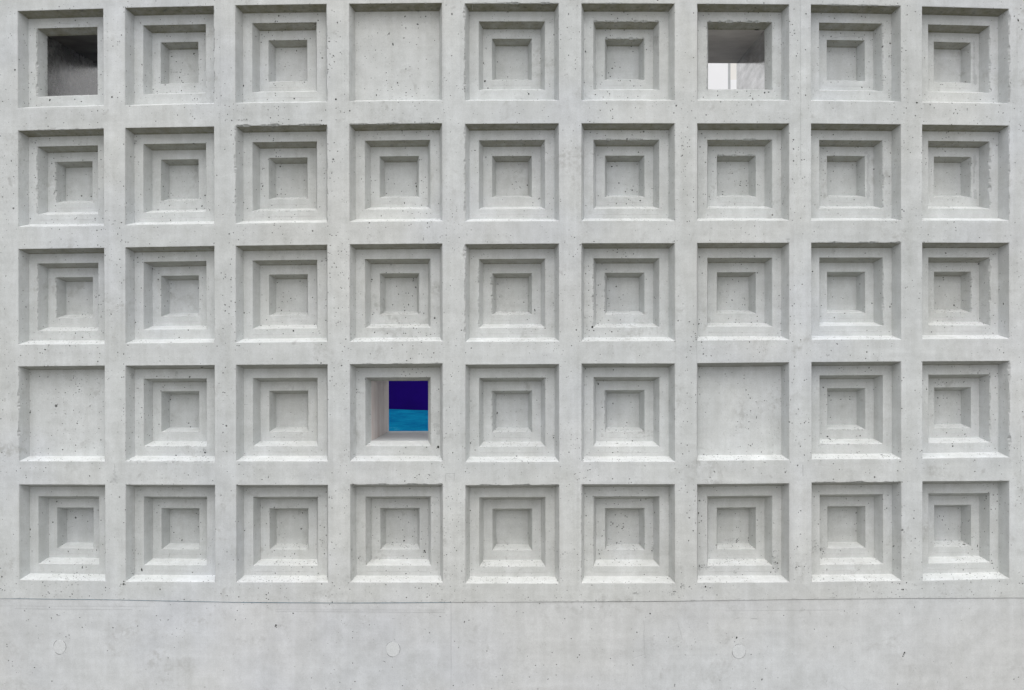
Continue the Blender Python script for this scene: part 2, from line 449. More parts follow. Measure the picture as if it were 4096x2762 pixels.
wall_root_loc = (0, 0, 0)
RND = random.Random(5)
wall = MB("wall_face", [CONC, HOLE])
wback = MB("wall_back", [CONC])
coffers = []     # (MB, [child MBs], kind, r, c)
RIMO = {}
for r in range(5):
    for c in range(9):
        key = (r, c)
        kind = 'open_coffer' if key in OPEN else 'blank_coffer' if key in BLANK else 'stepped_coffer'
        kids = []
        main = MB(kind, [CONC, HOLE])
        base_t = RND.uniform(0.975, 1.015)
        def ring_att(x=0): return (base_t * RND.uniform(0.99, 1.01), 1.1, 0.02)
        O, I, B = rim(r, c, 0)
        RIMO[key] = O
        rimface(main, O, I, r, c, 0)
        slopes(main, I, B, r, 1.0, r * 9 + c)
        if kind == 'blank_coffer':
            main.face([S(p) for p in reversed(B)], (1.0, 1.5, 0.0))
        else:
            O2, I2, B2 = rim(r, c, 1)
            bridge(main, B, O2, ring_att())
            mid = MB("middle_step", [CONC, HOLE])
            rimface(mid, O2, I2, r, c, 1)
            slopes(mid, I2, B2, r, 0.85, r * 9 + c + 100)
            kids.append(mid)
            if kind == 'stepped_coffer':
                O3, I3, B3 = rim(r, c, 2)
                bridge(mid, B2, O3, ring_att())
                inn = MB("inner_step", [CONC, HOLE])
                rimface(inn, O3, I3, r, c, 2)
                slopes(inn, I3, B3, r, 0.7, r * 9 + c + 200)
                inn.face([S(p) for p in reversed(B3)], (base_t * 0.985, 1.1, 0.02))
                kids.append(inn)
            else:
                TB = [(p[0], p[1], BACK) for p in B2]
                # slightly rebated start of the deep lining, dark joint between
                T0 = []
                tl, tr, br, bl = CORN[r, c]
                cen = lerp(lerp(tl, br, .5), lerp(tr, bl, .5), .5)
                for p in B2:
                    dx, dz = p[0] - cen[0], p[1] - cen[1]
                    kt = 1.035 if (key != (0, 0) and dz > abs(dx) * 0.9) else 1.012
                    T0.append((cen[0] + dx * 1.012, cen[1] + dz * kt, p[2]))
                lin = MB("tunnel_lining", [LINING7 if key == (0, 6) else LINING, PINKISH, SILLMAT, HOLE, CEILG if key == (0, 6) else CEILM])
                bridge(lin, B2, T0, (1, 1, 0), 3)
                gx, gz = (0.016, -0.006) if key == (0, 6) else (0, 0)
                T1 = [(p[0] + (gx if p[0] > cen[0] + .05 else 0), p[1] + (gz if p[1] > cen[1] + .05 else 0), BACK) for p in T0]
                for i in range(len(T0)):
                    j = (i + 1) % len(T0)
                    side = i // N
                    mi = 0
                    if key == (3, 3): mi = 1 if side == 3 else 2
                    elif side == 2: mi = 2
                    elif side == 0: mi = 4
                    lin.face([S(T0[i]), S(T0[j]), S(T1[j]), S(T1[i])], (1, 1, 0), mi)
                kids.append(lin)
                RIMO[key, 'back'] = T1
        coffers.append((main, kids, kind, r, c))

# wall face: ring round each coffer, then pier and beam strips with their own cast tone
MG = 0.009
EXP = {}
for (r, c), q in CORN.items():
    tl, tr, br, bl = q
    EXP[r, c] = ((tl[0] - MG, tl[1] + MG), (tr[0] + MG, tr[1] + MG), (br[0] + MG, br[1] - MG), (bl[0] - MG, bl[1] - MG))
PIERTONE = {0: 1.035, 1: 0.985, 2: 1.015, 3: 1.02, 4: 1.025, 5: 0.99, 6: 1.03, 7: 0.985}
def patch(mb, a, b, cc, d, nu, nv, att, t=0.0, flip=False):
    """a tl, b tr, cc br, d bl in (s,z)"""
    for i in range(nu):
        for j in range(nv):
            def P(u, v):
                x = lerp(lerp(a, b, u), lerp(d, cc, u), v)
                return surf(x[0], t, x[1])
            q = [P(i / nu, j / nv), P(i / nu, (j + 1) / nv), P((i + 1) / nu, (j + 1) / nv), P((i + 1) / nu, j / nv)]
            if flip: q.reverse()
            mb.face(q, att)
def loop_of(q, t=0.0):
    out = []
    for side in range(4):
        for i in range(N):
            p = lerp(q[side], q[(side + 1) % 4], i / N)
            out.append((p[0], p[1], t))
    return out
# joint between coffered wall and plinth, photo pixels
JOINT = [(-900, 2393), (0, 2394.7), (450, 2400), (1024, 2411.5), (1500, 2413), (1800, 2410.5), (2048, 2408.5), (2600, 2407.3), (3072, 2400), (3600, 2395), (4096, 2392.5), (5000, 2390)]
def joint_z(s_):
    pts = [unproj(x, y) for x, y in JOINT]
    if s_ <= pts[0][0]: return pts[0][1]
    for a, b in zip(pts, pts[1:]):
        if s_ <= b[0]:
            k = (s_ - a[0]) / (b[0] - a[0])
            return a[1] + (b[1] - a[1]) * k
    return pts[-1][1]
SL, SR, ZT = -3.0, 3.0, 1.55
for r in range(5):
    for c in range(9):
        e = EXP[r, c]
        bridge(wall, loop_of(e), RIMO[r, c], (RND.uniform(0.99, 1.01), 1.0, 0.0))
def rt(a=0.975, b=1.02): return RND.uniform(a, b)
for c in range(8):
    for r in range(5):
        A, B_ = EXP[r, c], EXP[r, c + 1]
        tn = PIERTONE[c] * rt(0.995, 1.005)
        if c in (6, 7) and r == 4: tn *= 1.025
        m = 0.3 if c in (0, 6, 7) else 0.0
        # three sub-strips: the middle one is the form board
        wq = [0.0, 0.16, 0.84, 1.0]
        for k in range(3):
            a = lerp(A[1], B_[0], wq[k]); b = lerp(A[1], B_[0], wq[k + 1])
            d = lerp(A[2], B_[3], wq[k]); cc = lerp(A[2], B_[3], wq[k + 1])
            patch(wall, a, b, cc, d, 1, N, (tn if k == 1 else rt(), 1.0, 0))
        if r < 4:
            A2, B2_ = EXP[r + 1, c], EXP[r + 1, c + 1]
            for k in range(3):
                a = lerp(A[2], B_[3], wq[k]); b = lerp(A[2], B_[3], wq[k + 1])
                d = lerp(A2[1], B2_[0], wq[k]); cc = lerp(A2[1], B2_[0], wq[k + 1])
                patch(wall, a, b, cc, d, 1, 6, (tn if (k == 1 and r != 3) else 1.0, 1.0, 0))
for r in range(4):
    for c in range(9):
        A, A2 = EXP[r, c], EXP[r + 1, c]
        tn = rt()
        if r == 3:
            for k0, k1, tt in ((0, .15, 0.985), (.15, .78, 1.0), (.78, 1.0, 1.012)):
                patch(wall, lerp(A[3], A2[0], k0), lerp(A[2], A2[1], k0), lerp(A[2], A2[1], k1), lerp(A[3], A2[0], k1), N, 2, (tt * tn, 1.0, 0))
        else:
            patch(wall, A[3], A[2], A2[1], A2[0], N, 6, (tn, 1.0, 0))
# margins
for r in range(5):
    for side, c in ((0, 0), (1, 8)):
        A = EXP[r, c]
        x = SL if side == 0 else SR
        if side == 0:
            patch(wall, (x, A[0][1]), A[0], A[3], (x, A[3][1]), 12, N, (1.0, 1.0, 0))
        else:
            k = unproj(4072, 1000)[0]
            patch(wall, A[1], (k, A[1][1]), (k, A[2][1]), A[2], 1, N, (1.0, 1.0, 0))
            patch(wall, (k, A[1][1]), (x, A[1][1]), (x, A[2][1]), (k, A[2][1]), 12, N, (1.02, 1.0, 0))
        if r < 4:
            A2 = EXP[r + 1, c]
            if side == 0: patch(wall, (x, A[3][1]), A[3], A2[0], (x, A2[0][1]), 12, 6, (1.0, 1.0, 0))
            else:
                patch(wall, A[2], (k, A[2][1]), (k, A2[1][1]), A2[1], 1, 6, (1.0, 1.0, 0))
                patch(wall, (k, A[2][1]), (x, A[2][1]), (x, A2[1][1]), (k, A2[1][1]), 12, 6, (1.02, 1.0, 0))
# top band and bottom band
def hband(tops, bots, nu, tones):
    for i in range(len(tops) - 1):
        patch(wall, tops[i], tops[i + 1], bots[i + 1], bots[i], nu[i], 4, (tones(i), 1.0, 0))
xs_t = [(SL, EXP[0, 0][0][1])] + [p for c in range(9) for p in (EXP[0, c][0], EXP[0, c][1])] + [(SR, EXP[0, 8][1][1])]
k4 = unproj(4072, 1000)[0]
nu = [12] + [N if i % 2 == 0 else 1 for i in range(17)] + [12]
hband([(p[0], ZT) for p in xs_t], xs_t, nu, lambda i: rt(0.99, 1.01))
xs_b = [(SL, EXP[4, 0][3][1])] + [p for c in range(9) for p in (EXP[4, c][3], EXP[4, c][2])] + [(SR, EXP[4, 8][2][1])]
GAP = 0.0008
hband(xs_b, [(p[0], joint_z(p[0]) + GAP) for p in xs_b], nu, lambda i: rt(0.99, 1.005))
# underside, top, ends, back of the upper wall
def strip(mb, f, g, x0, x1, n, att=(1, 1, 0)):
    for i in range(n):
        a, b = x0 + (x1 - x0) * i / n, x0 + (x1 - x0) * (i + 1) / n
        mb.face([f(a), f(b), g(b), g(a)], att)
for i in range(len(xs_b) - 1):
    for j in range(nu[i]):
        a = lerp(xs_b[i], xs_b[i + 1], j / nu[i]); b = lerp(xs_b[i], xs_b[i + 1], (j + 1) / nu[i])
        # follow the same straight segments as the band above
        za0, za1 = joint_z(xs_b[i][0]) + GAP, joint_z(xs_b[i + 1][0]) + GAP
        ka, kb = j / nu[i], (j + 1) / nu[i]
        z_a, z_b = za0 + (za1 - za0) * ka, za0 + (za1 - za0) * kb
        wall.face([surf(a[0], 0, z_a), surf(a[0], 0.03, z_a), surf(b[0], 0.03, z_b), surf(b[0], 0, z_b)], (0.9, 1, 0.3))
strip(wback, lambda s_: surf(s_, 0, ZT), lambda s_: surf(s_, BACK, ZT), SL, SR, 60)
zb = -1.05
for x in (SL, SR):
    wback.face([surf(x, 0, ZT), surf(x, BACK, ZT), surf(x, BACK, zb), surf(x, 0, zb)])
for r in range(5):
    for c in range(9):
        e = EXP[r, c]
        if (r, c) in OPEN: bridge(wback, RIMO[(r, c), 'back'], loop_of(e, BACK), (1, 1, 0))
        else: patch(wback, e[0], e[1], e[2], e[3], N, 1, (1, 1, 0), BACK, True)
        if c < 8:
            A, B_ = e, EXP[r, c + 1]
            patch(wback, A[1], B_[0], B_[3], A[2], 1, 1, (1, 1, 0), BACK, True)
            if r < 4:
                A2, B2_ = EXP[r + 1, c], EXP[r + 1, c + 1]
                patch(wback, A[2], B_[3], B2_[0], A2[1], 1, 1, (1, 1, 0), BACK, True)
        if r < 4:
            A2 = EXP[r + 1, c]
            patch(wback, e[3], e[2], A2[1], A2[0], N, 1, (1, 1, 0), BACK, True)
strip(wback, lambda s_: surf(s_, BACK, ZT), lambda s_: surf(s_, BACK, 1.33), SL, SR, 60)
strip(wback, lambda s_: surf(s_, BACK, -0.93), lambda s_: surf(s_, BACK, zb), SL, SR, 60)
strip(wback, lambda s_: surf(s_, BACK + .002, ZT), lambda s_: surf(s_, BACK + .002, zb), SL, EXP[0, 0][0][0] + .01, 12)
strip(wback, lambda s_: surf(s_, BACK + .002, ZT), lambda s_: surf(s_, BACK + .002, zb), EXP[0, 8][1][0] - .01, SR, 12)

# ------------------------------------------------------------------ plinth, two castings
PSET = 0.0025
def plinth(name, x0, x1, sign_tone):
    mb = MB(name, [PLIN, HOLE])
    n = 40
    zs = [None, -1.2, -1.35, -EYE - 0.05]
    for i in range(n):
        a, b = x0 + (x1 - x0) * i / n, x0 + (x1 - x0) * (i + 1) / n
        za, zb_ = joint_z(a) - GAP, joint_z(b) - GAP
        rows_a = [za, za - 0.012] + zs[1:]; rows_b = [zb_, zb_ - 0.012] + zs[1:]
        for k in range(4):
            mb.face([surf(a, PSET, rows_a[k]), surf(a, PSET, rows_a[k + 1]), surf(b, PSET, rows_b[k + 1]), surf(b, PSET, rows_b[k])], (sign_tone, 1, 0))
        mb.face([surf(a, PSET, za), surf(b, PSET, zb_), surf(b, BACK, zb_), surf(a, BACK, za)], (1, 1, 0))
        mb.face([surf(a, BACK, za), surf(b, BACK, zb_), surf(b, BACK, -EYE - .05), surf(a, BACK, -EYE - .05)], (1, 1, 0))
    for x in (x0, x1):
        mb.face([surf(x, PSET, joint_z(x) - GAP), surf(x, BACK, joint_z(x) - GAP), surf(x, BACK, -EYE - .05), surf(x, PSET, -EYE - .05)], (.8, 1, 0))
    return mb
XJ = unproj(1804, 2600)[0]
plin_l = plinth("plinth_face", SL, XJ - 0.0003, 1.0)
plin_r = plinth("plinth_face", XJ + 0.0003, SR, 1.0)

# ------------------------------------------------------------------ marks on the concrete (found by casting a ray to the real surface)
ALL = [wall, plin_l, plin_r]
for main, kids, kind, r, c in coffers:
    ALL.append(main); ALL += kids
V, Fc, OWN = [], [], []
for mb in ALL:
    off = len(V)
    V += mb.v
    for f in mb.f:
        Fc.append([i + off for i in f]); OWN.append(mb)
BVH = BVHTree.FromPolygons([tuple(v) for v in V], Fc)
camv = Vector((0, CAM_Y, EYE))
def hit(px, py):
    d = Vector(((px - 2048.0) / F, 1.0, (1381.0 - py) / F)).normalized()
    p, nrm, idx, dist = BVH.ray_cast(camv, d, 20)
    if p is None: return None
    if nrm.dot(d) > 0: nrm = -nrm
    return p, nrm, OWN[idx]
MR = random.Random(77)
def hole_mark(px, py, w, h, ang=0.0, tone=None, lift=0.0007):
    """an irregular air hole or discoloured patch about w x h mm"""
    H = hit(px, py)
    if not H: return
    p, nrm, mb = H
    if mb.name == "tunnel_lining": return
    up = Vector((0, 0, 1)); x = up.cross(nrm)
    if x.length < 1e-3: x = Vector((1, 0, 0))
    x.normalize(); y = nrm.cross(x)
    ca, sa = math.cos(ang), math.sin(ang)
    n = 9 if w < 12 else 16
    pts = []
    for i in range(n):
        a = 2 * math.pi * i / n
        k = MR.uniform(0.68, 1.15)
        u, v = math.cos(a) * w * .0005 * k, math.sin(a) * h * .0005 * k
        pts.append(p + nrm * lift + x * (u * ca - v * sa) + y * (u * sa + v * ca))
    if tone is None: mb.face(pts, (1, 0, 0), 1)
    else: mb.face(pts, (tone, 1.0, 0.0), 0)
def stroke(path, w, tone, lift=0.0006, jit=0.4, seg=14.0):
    """a thin crack, ridge or seam following the surface, w in mm"""
    pts = []
    for a, b in zip(path, path[1:]):
        L = math.hypot(b[0] - a[0], b[1] - a[1]); n = max(1, int(L / seg))
        for i in range(n):
            k = i / n
            pts.append((a[0] + (b[0] - a[0]) * k + MR.uniform(-jit, jit), a[1] + (b[1] - a[1]) * k + MR.uniform(-jit, jit)))
    pts.append(path[-1])
    hs_ = [hit(*p) for p in pts]
    for i in range(len(pts) - 1):
        A, B_ = hs_[i], hs_[i + 1]
        if not A or not B_ or A[2] is not B_[2] or (A[1] - B_[1]).length > 0.1: continue
        dx = (B_[0] - A[0]); sd_ = dx.cross(A[1])
        if sd_.length < 1e-6: continue
        sd_.normalize()
        wa = w * .0005 * MR.uniform(.6, 1.2); wb = w * .0005 * MR.uniform(.6, 1.2)
        o = A[1] * lift
        q = [A[0] + sd_ * wa + o, B_[0] + sd_ * wb + o, B_[0] - sd_ * wb + o, A[0] - sd_ * wa + o]
        if tone < 0.3: A[2].face(q, (1, 0, 0), 1)
        else: A[2].face(q, (tone, 0.3, 0), 0)

HOLES = {  # panel (x0, y0): [(zx, zy, w, h in mm)]
 (0, 0): [(137,637,7,8),(1018,884,7,8),(453,910,7,12),(680,905,5,5),(740,925,7,4),(223,940,3,6),(1145,265,3,5),(1563,515,7,4),(1602,563,5,5),(1656,575,3,4),(1646,637,5,3),
          (1709,676,4,4),(1633,707,4,8),(1645,740,9,5),(1662,752,6,4),(1648,826,4,6),(1793,901,4,5),(2213,781,5,9),(1994,432,3,4),(1940,843,3,4),(1393,814,4,4),(1188,1427,6,6),(1226,1430,4,4),(104,1464,4,9),
          (239,414,4,4),(263,760,4,4),(508,577,4,4),(106,325,3,3),(1913,538,3,4),(1066,402,2,4)],
 (1024, 0): [(726,905,8,8),(347,899,6,7),(163,764,5,4),(174,780,4,5),(440,749,6,4),(565,188,5,5),(48,387,5,5),(93,727,4,4),(370,464,4,7),(291,568,5,2),(1287,755,5,6),(1094,866,5,8),
             (1183,664,4,5),(1187,733,4,4),(1047,712,4,3),(1080,711,4,2),(1395,387,2,5),(1245,405,5,12),(1399,608,4,3),(1003,532,3,3),(1780,130,5,9),(1779,508,5,5),(2195,565,5,5),(2090,440,4,4),(2066,577,4,7),
             (2080,740,8,8),(2108,803,7,6),(2089,1430,5,7),(1403,815,3,4),(988,809,4,3),(1240,1003,10,4)],
 (2048, 0): [(514,128,3,8),(381,318,4,7),(514,504,4,5),(152,855,6,9),(649,450,3,14),(668,470,4,9),(655,751,5,5),(934,570,4,4),(981,614,4,4),(970,738,9,4),(984,736,4,5),(1106,784,5,4),(1051,890,4,4),
             (877,665,4,4),(893,697,5,4),(1083,425,5,4),(1738,885,4,5),(1868,829,5,4),(1869,870,4,8),(2296,845,8,6),(1897,928,5,5),(1190,700,2,9),(1709,1337,5,6),(906,1515,8,6),(757,862,5,5),(1692,279,3,3),(1692,446,3,3),
             (2188,905,6,4),(1283,567,4,4),(935,1475,4,4)],
 (3072, 0): [(345,128,6,6),(257,510,5,5),(273,848,4,5),(1350,935,8,6),(1298,278,3,4),(923,795,3,4),(923,859,4,6),(1790,745,9,6),(2272,185,6,12),(124,1345,4,5),(1928,907,6,3),(393,1231,5,5),(1113,1395,4,4),
             (236,85,4,4),(236,278,4,3),(268,371,3,3),(1068,705,4,4),(2197,648,4,4),(5,840,8,5),(1315,1252,4,4),(1293,1389,4,4),(2244,1480,4,4)],
 (0, 690): [(235,1225,4,9),(829,219,7,5),(1835,308,5,9),(1539,302,3,7),(2215,275,3,9),(1864,210,6,7),(1010,1289,5,5),(872,1135,4,6),(625,1176,6,3),(793,1158,4,4),(1235,1160,4,4),(1232,1364,5,5),(2218,1278,6,6),(2083,560,6,5),
            (222,305,4,4),(263,305,3,3),(697,415,4,5),(1550,437,4,4),(541,518,4,4),(1045,441,4,4),(307,1232,3,3),(1091,912,3,4),(1384,878,7,5),(1552,1098,4,4),(1628,1500,5,5),(1432,500,5,3),(1400,502,4,3),(2250,330,6,3),
            (1806,84,5,4),(972,346,3,3),(2134,1454,3,4),(2265,1275,3,3),(555,607,4,3)],
 (1024, 690): [(55,105,9,6),(62,125,5,9),(48,155,4,4),(1048,78,5,3),(1323,173,4,4),(1349,280,4,8),(1335,352,4,5),(1419,376,5,3),(548,232,6,7),(1457,128,6,9),(352,383,4,4),(118,410,4,6),(744,545,4,3),(798,935,3,4),
               (1054,975,7,5),(1050,995,9,6),(1431,968,5,5),(1428,985,3,9),(1278,1036,4,4),(1363,1098,4,4),(316,1145,7,4),(237,1175,4,4),(232,1255,5,6),(1433,1416,6,4),(1078,1455,4,8),(340,1440,7,7),(906,1101,4,4),
               (1624,1325,7,8),(1866,1435,6,5),(1846,593,4,4),(1155,1150,3,4),(718,1308,4,3),(2118,830,12,6),(2198,1016,5,4),(1932,1305,3,9),(247,1467,4,4),(519,1458,4,4),(96,1340,4,4),(635,1345,5,4),(967,1295,3,4),
               (1018,505,3,5),(1576,496,4,4)],
 (2048, 690): [(139,117,5,7),(190,277,4,5),(188,300,3,3),(1278,147,11,5),(1164,258,7,5),(784,215,4,5),(1155,55,3,6),(762,65,2,9),(1916,178,12,3),(1914,202,6,4),(2024,289,3,7),(569,591,4,5),(620,660,6,4),
               (1467,630,9,7),(1295,1135,5,6),(1302,1147,7,3),(873,1147,5,5),(772,1206,5,3),(743,1438,6,6),(730,1405,8,10),(584,1432,5,6),(155,1220,3,9),(172,1188,2,9),(207,1252,5,12),(395,1260,3,5),(299,1416,4,4),(1697,1378,8,5),
               (1967,1331,4,4),(1898,1274,4,4),(1728,917,5,5),(2282,1098,4,3),(577,747,3,3),(694,853,4,4),(1657,357,4,3),(2205,488,4,4),(1810,508,3,3),(245,240,9,9),(376,235,3,5),(850,1467,4,4),(2035,1341,4,4),(138,1338,4,4),
               (1104,742,4,4),(1031,731,3,3)],
 (3072, 690): [(40,389,8,5),(180,607,14,6),(181,635,14,7),(182,1025,3,7),(101,1120,4,4),(293,1376,4,4),(404,901,6,6),(1107,1222,5,9),(1122,1197,7,5),(944,1190,4,7),(698,1281,7,4),(602,1320,4,6),(586,1133,5,4),(485,1211,4,4),
               (877,1224,4,5),(836,1015,4,8),(1914,833,5,7),(1690,1208,7,8),(2140,1195,5,9),(1485,1452,4,5),(1310,982,4,3),(318,925,3,3),(2101,1066,4,4),(1705,503,4,4),(594,947,4,3),(594,972,3,3),(680,1148,4,3),(899,1437,4,4),
               (426,297,4,4),(243,365,3,4),(419,538,3,4),(664,1137,3,3),(518,1110,3,4)],
 (0, 1380): [(570,952,7,5),(640,858,3,3),(643,321,9,3),(594,436,7,3),(690,436,7,3),(568,716,6,2),(1381,770,5,4),(1548,497,4,7),(1600,1005,5,8),(1607,268,11,16),(275,615,5,9),(1208,285,16,20),(1139,1500,5,4),(385,1528,4,4),
             (2224,988,3,3),(2173,1086,7,3),(2173,9,7,3),(1834,205,10,10),(2237,1321,4,3),(1819,1446,3,3),(860,937,4,3),(1400,213,16,7),(790,337,3,3)],
 (1024, 1380): [(922,408,9,6),(932,430,10,5),(960,440,14,7),(915,437,3,3),(992,312,3,6),(1141,349,5,6),(122,332,14,5),(555,818,3,12),(646,895,3,12),(1950,892,4,9),(2163,710,2,14),(2192,620,4,14),(598,958,4,3),(1788,980,4,6),
                (1777,288,4,4),(1815,821,4,3),(1635,720,18,26),(1658,790,15,18),(1655,930,10,12),(566,1072,4,3),(1903,1153,4,5),(423,1528,5,5),(1946,1506,5,6),(1818,9,5,4),(1905,72,4,4),(1956,30,5,4),(356,758,5,4),(1046,1398,4,5),
                (1420,222,5,3),(797,492,3,3),(1775,1376,3,3),(1085,1475,4,3)],
 (2048, 1380): [(379,827,9,6),(377,845,6,5),(518,977,4,6),(915,979,6,4),(829,328,5,4),(783,356,5,10),(667,218,3,7),(820,568,5,4),(1035,736,3,4),(2050,699,7,3),(2153,699,7,3),(2221,660,2,14),(2135,638,5,3),(2266,975,3,7),
                (1608,967,4,4),(1707,450,3,6),(1881,438,3,3),(1698,1418,4,3),(1693,1528,7,8),(1590,1528,5,4),(763,1447,3,7),(796,1395,7,4),(2247,1381,7,3),(1808,190,4,4),(541,818,3,3),(510,285,3,3),(657,365,3,4),(673,366,3,3),
                (542,8,5,4),(1738,32,3,5),(1545,1222,14,4),(156,1510,4,4)],
 (3072, 1380): [(566,660,4,4),(661,496,8,3),(742,496,8,3),(541,834,8,6),(836,827,5,7),(252,867,3,5),(93,756,3,3),(1678,921,6,8),(1790,812,5,5),(1544,484,7,3),(1625,485,7,3),(1670,200,5,3),(1327,1507,4,4),(1090,1367,4,4),
                (1078,1485,4,6),(1161,1482,4,4),(80,1297,4,4),(672,1378,12,4),(565,862,8,10),(1984,1375,7,5),(417,1462,3,3),(2288,507,3,3),(1128,378,3,3),(352,78,3,3),(1355,1030,4,3),(1638,745,13,5)],
 (0, 2072): [(275,109,5,5),(570,165,4,7),(1580,133,6,4),(1961,103,4,4),(2223,117,5,5),(1654,204,4,10),(1634,186,3,3),(1558,80,3,3),(1232,294,4,3),(1250,325,9,5),(390,585,3,10),(960,633,4,7),(449,815,4,4),(467,911,3,9),(748,995,5,4),
             (600,1081,5,5),(314,1360,5,4),(1128,578,4,5),(714,286,3,4),(878,293,3,8),(449,149,3,4),(1290,474,6,16),(22,655,4,6),(45,659,3,6),(2141,927,4,4),(2165,383,5,4),(1042,176,3,3),(621,305,4,9),(748,450,4,12),(2033,1386,3,3)],
 (1024, 2072): [(415,96,10,6),(410,103,8,3),(264,352,6,3),(352,327,4,7),(263,145,4,3),(1530,300,7,6),(1538,312,6,6),(932,367,5,5),(870,290,4,12),(872,353,3,4),(1183,480,3,6),(1345,208,7,8),(1650,408,3,5),(623,325,4,4),
                (182,975,7,7),(175,985,4,6),(1258,1103,4,3),(1165,1306,9,5),(1332,1525,5,4),(762,1495,4,3),(1793,1523,4,5),(1893,945,3,9),(2165,804,5,2),(635,1548,6,3),(338,868,6,6),(711,1380,3,3),(1238,1357,3,3),(681,1413,3,3),
                (2098,1210,5,4),(1731,336,5,4),(546,240,3,3),(1870,484,4,4),(760,645,4,4),(711,619,4,4),(695,590,4,4),(1612,1128,3,3)],
 (2048, 2072): [(1605,208,4,6),(1702,458,12,18),(1695,447,12,8),(2032,502,9,4),(1854,248,4,6),(1720,28,5,4),(1015,88,10,4),(1000,98,8,4),(785,293,3,6),(793,328,5,5),(463,329,4,4),(604,478,4,3),(392,90,3,8),(392,216,2,6),
                (1616,625,12,7),(1478,670,9,7),(1535,628,6,6),(1112,292,6,3),(1136,285,4,3),(2041,1088,7,12),(538,1098,4,4),(1255,870,6,6),(1889,1475,4,3),(1862,701,4,4),(148,722,4,4),(1087,432,6,3),(2055,465,3,4),(2183,160,5,6),
                (1757,625,8,7),(1765,660,3,3),(1248,668,3,3),(1060,637,3,3)],
 (3072, 2072): [(1240,1225,6,8),(1234,1243,3,10),(1225,1258,6,5),(1331,812,4,5),(472,14,5,3),(659,300,4,4),(798,119,4,5),(1138,262,4,7),(1145,255,5,9),(1338,188,4,5),(1640,101,4,4),(1770,46,4,4),(2210,248,3,3),(2128,144,3,3),
                (1339,610,14,7),(1228,652,7,7),(1258,590,5,6),(1773,473,4,6),(622,709,4,3),(535,482,3,3),(250,455,3,4),(694,847,4,4),(594,1172,4,5),(1325,5,4,6),(1296,328,6,3),(75,465,14,18),(68,405,16,12),(789,1303,3,3),
                (2052,1401,3,3),(1903,255,3,12),(515,322,3,3),(1596,600,4,4),(990,620,3,3),(2285,595,3,3),(25,495,4,8)],
}
for (ox, oy), L in HOLES.items():
    for zx, zy, w, h in L:
        px, py = ox + zx / Z, oy + zy / Z
        if w >= 13 or h >= 15 and w >= 9:
            for k in range(5):
                hole_mark(px + MR.uniform(-w, w) * .45, py + MR.uniform(-h, h) * .5, w * MR.uniform(.5, .9), h * MR.uniform(.4, .8), MR.uniform(-.5, .5), MR.uniform(0.78, 0.9), 0.0004 + 0.0001 * k)
        elif w >= 9 and h <= 9:
            for k in range(4):
                hole_mark(px + MR.uniform(-.45, .45) * w, py + MR.uniform(-.4, .4) * h, w * MR.uniform(.2, .5), max(1.6, h * MR.uniform(.2, .5)), MR.uniform(-1, 1))
        else:
            hole_mark(px, py, w, h, MR.uniform(-.4, .4))
# grey damp patches beside three inner rims
for ox, oy, pts in ((3072, 0, [(1862,400,9,30),(1864,450,10,36),(1862,520,7,40),(1862,600,7,46),(1863,660,11,36),(1872,710,17,34),(1872,745,17,26)]),
                    (3072, 0, [(1870,1440,17,30),(1872,1480,14,36),(1862,1540,8,36)]), (3072, 690, [(1862,20,8,36),(1862,80,8,26),(1872,180,16,26),(1872,222,17,28)]),
                    (3072, 0, [(884,1392,16,14),(903,1425,14,24),(908,1470,10,26),(899,1520,10,34)]), (3072, 690, [(898,10,10,36),(896,80,10,44),(906,140,17,40),(902,200,16,44)])):
    for k, (zx, zy, w, h) in enumerate(pts):
        hole_mark(ox + zx / Z + (4 if ox + zx > 4800 else 3), oy + zy / Z, w, h, 0, 0.83, 0.0003 + 0.00008 * k)
def Zp(ox, oy, L): return [(ox + a / Z, oy + b / Z) for a, b in L]
# ragged grout bead where the first deep lining starts
for k in range(60):
    y = 148 + (384 - 148) * k / 59
    hole_mark(188 + MR.uniform(-.6, .6), y, 3.0, 5.5, 0, MR.choice((0.5, 0.7, 1.02, 1.06)), 0.0006)
for k in range(16):
    hole_mark(185 + MR.uniform(-5, 2), 318 + k * 4.2, MR.uniform(4, 9), 9, 0, MR.uniform(.68, .85), .0003 + .00003 * k)
hole_mark(3026, 120, 24, 9); hole_mark(3036, 121, 14, 6); hole_mark(1527, 1533, 6, 8)
# honeycombed grime in the seventh coffer of the lowest row and its neighbour
for cx, cy, sx, sy, n in ((3098, 2240, 14, 40, 70), (3105, 2275, 10, 16, 25), (2830, 2268, 34, 10, 30), (2930, 2160, 28, 8, 26), (2960, 2240, 50, 5, 26), (3262, 2185, 10, 26, 26),
                          (3290, 2200, 14, 10, 18), (2610, 2190, 6, 14, 22), (2540, 2375, 20, 6, 26), (2690, 2372, 26, 12, 22), (2730, 2345, 8, 9, 12), (2830, 2350, 22, 6, 16), (1935, 2265, 8, 10, 14), (960, 480, 40, 3, 30), (700, 290, 30, 1.5, 14),
                          (555, 1960, 8, 30, 12), (535, 2280, 14, 22, 22), (1290, 2170, 7, 20, 14), (820, 1805, 10, 8, 22), (540, 560, 7, 40, 10), (585, 2130, 40, 60, 14), (1440, 2230, 5, 26, 16)):
    for k in range(n):
        w_ = MR.uniform(2, 7)
        t_ = MR.choice((0.62, .72, .8, .86, .9))
        hole_mark(MR.gauss(cx, sx * .6), MR.gauss(cy, sy * .6), w_, w_ * MR.uniform(.5, 1.2), MR.uniform(-1, 1), t_ if MR.random() < .9 else None, .0003 + .000008 * k)
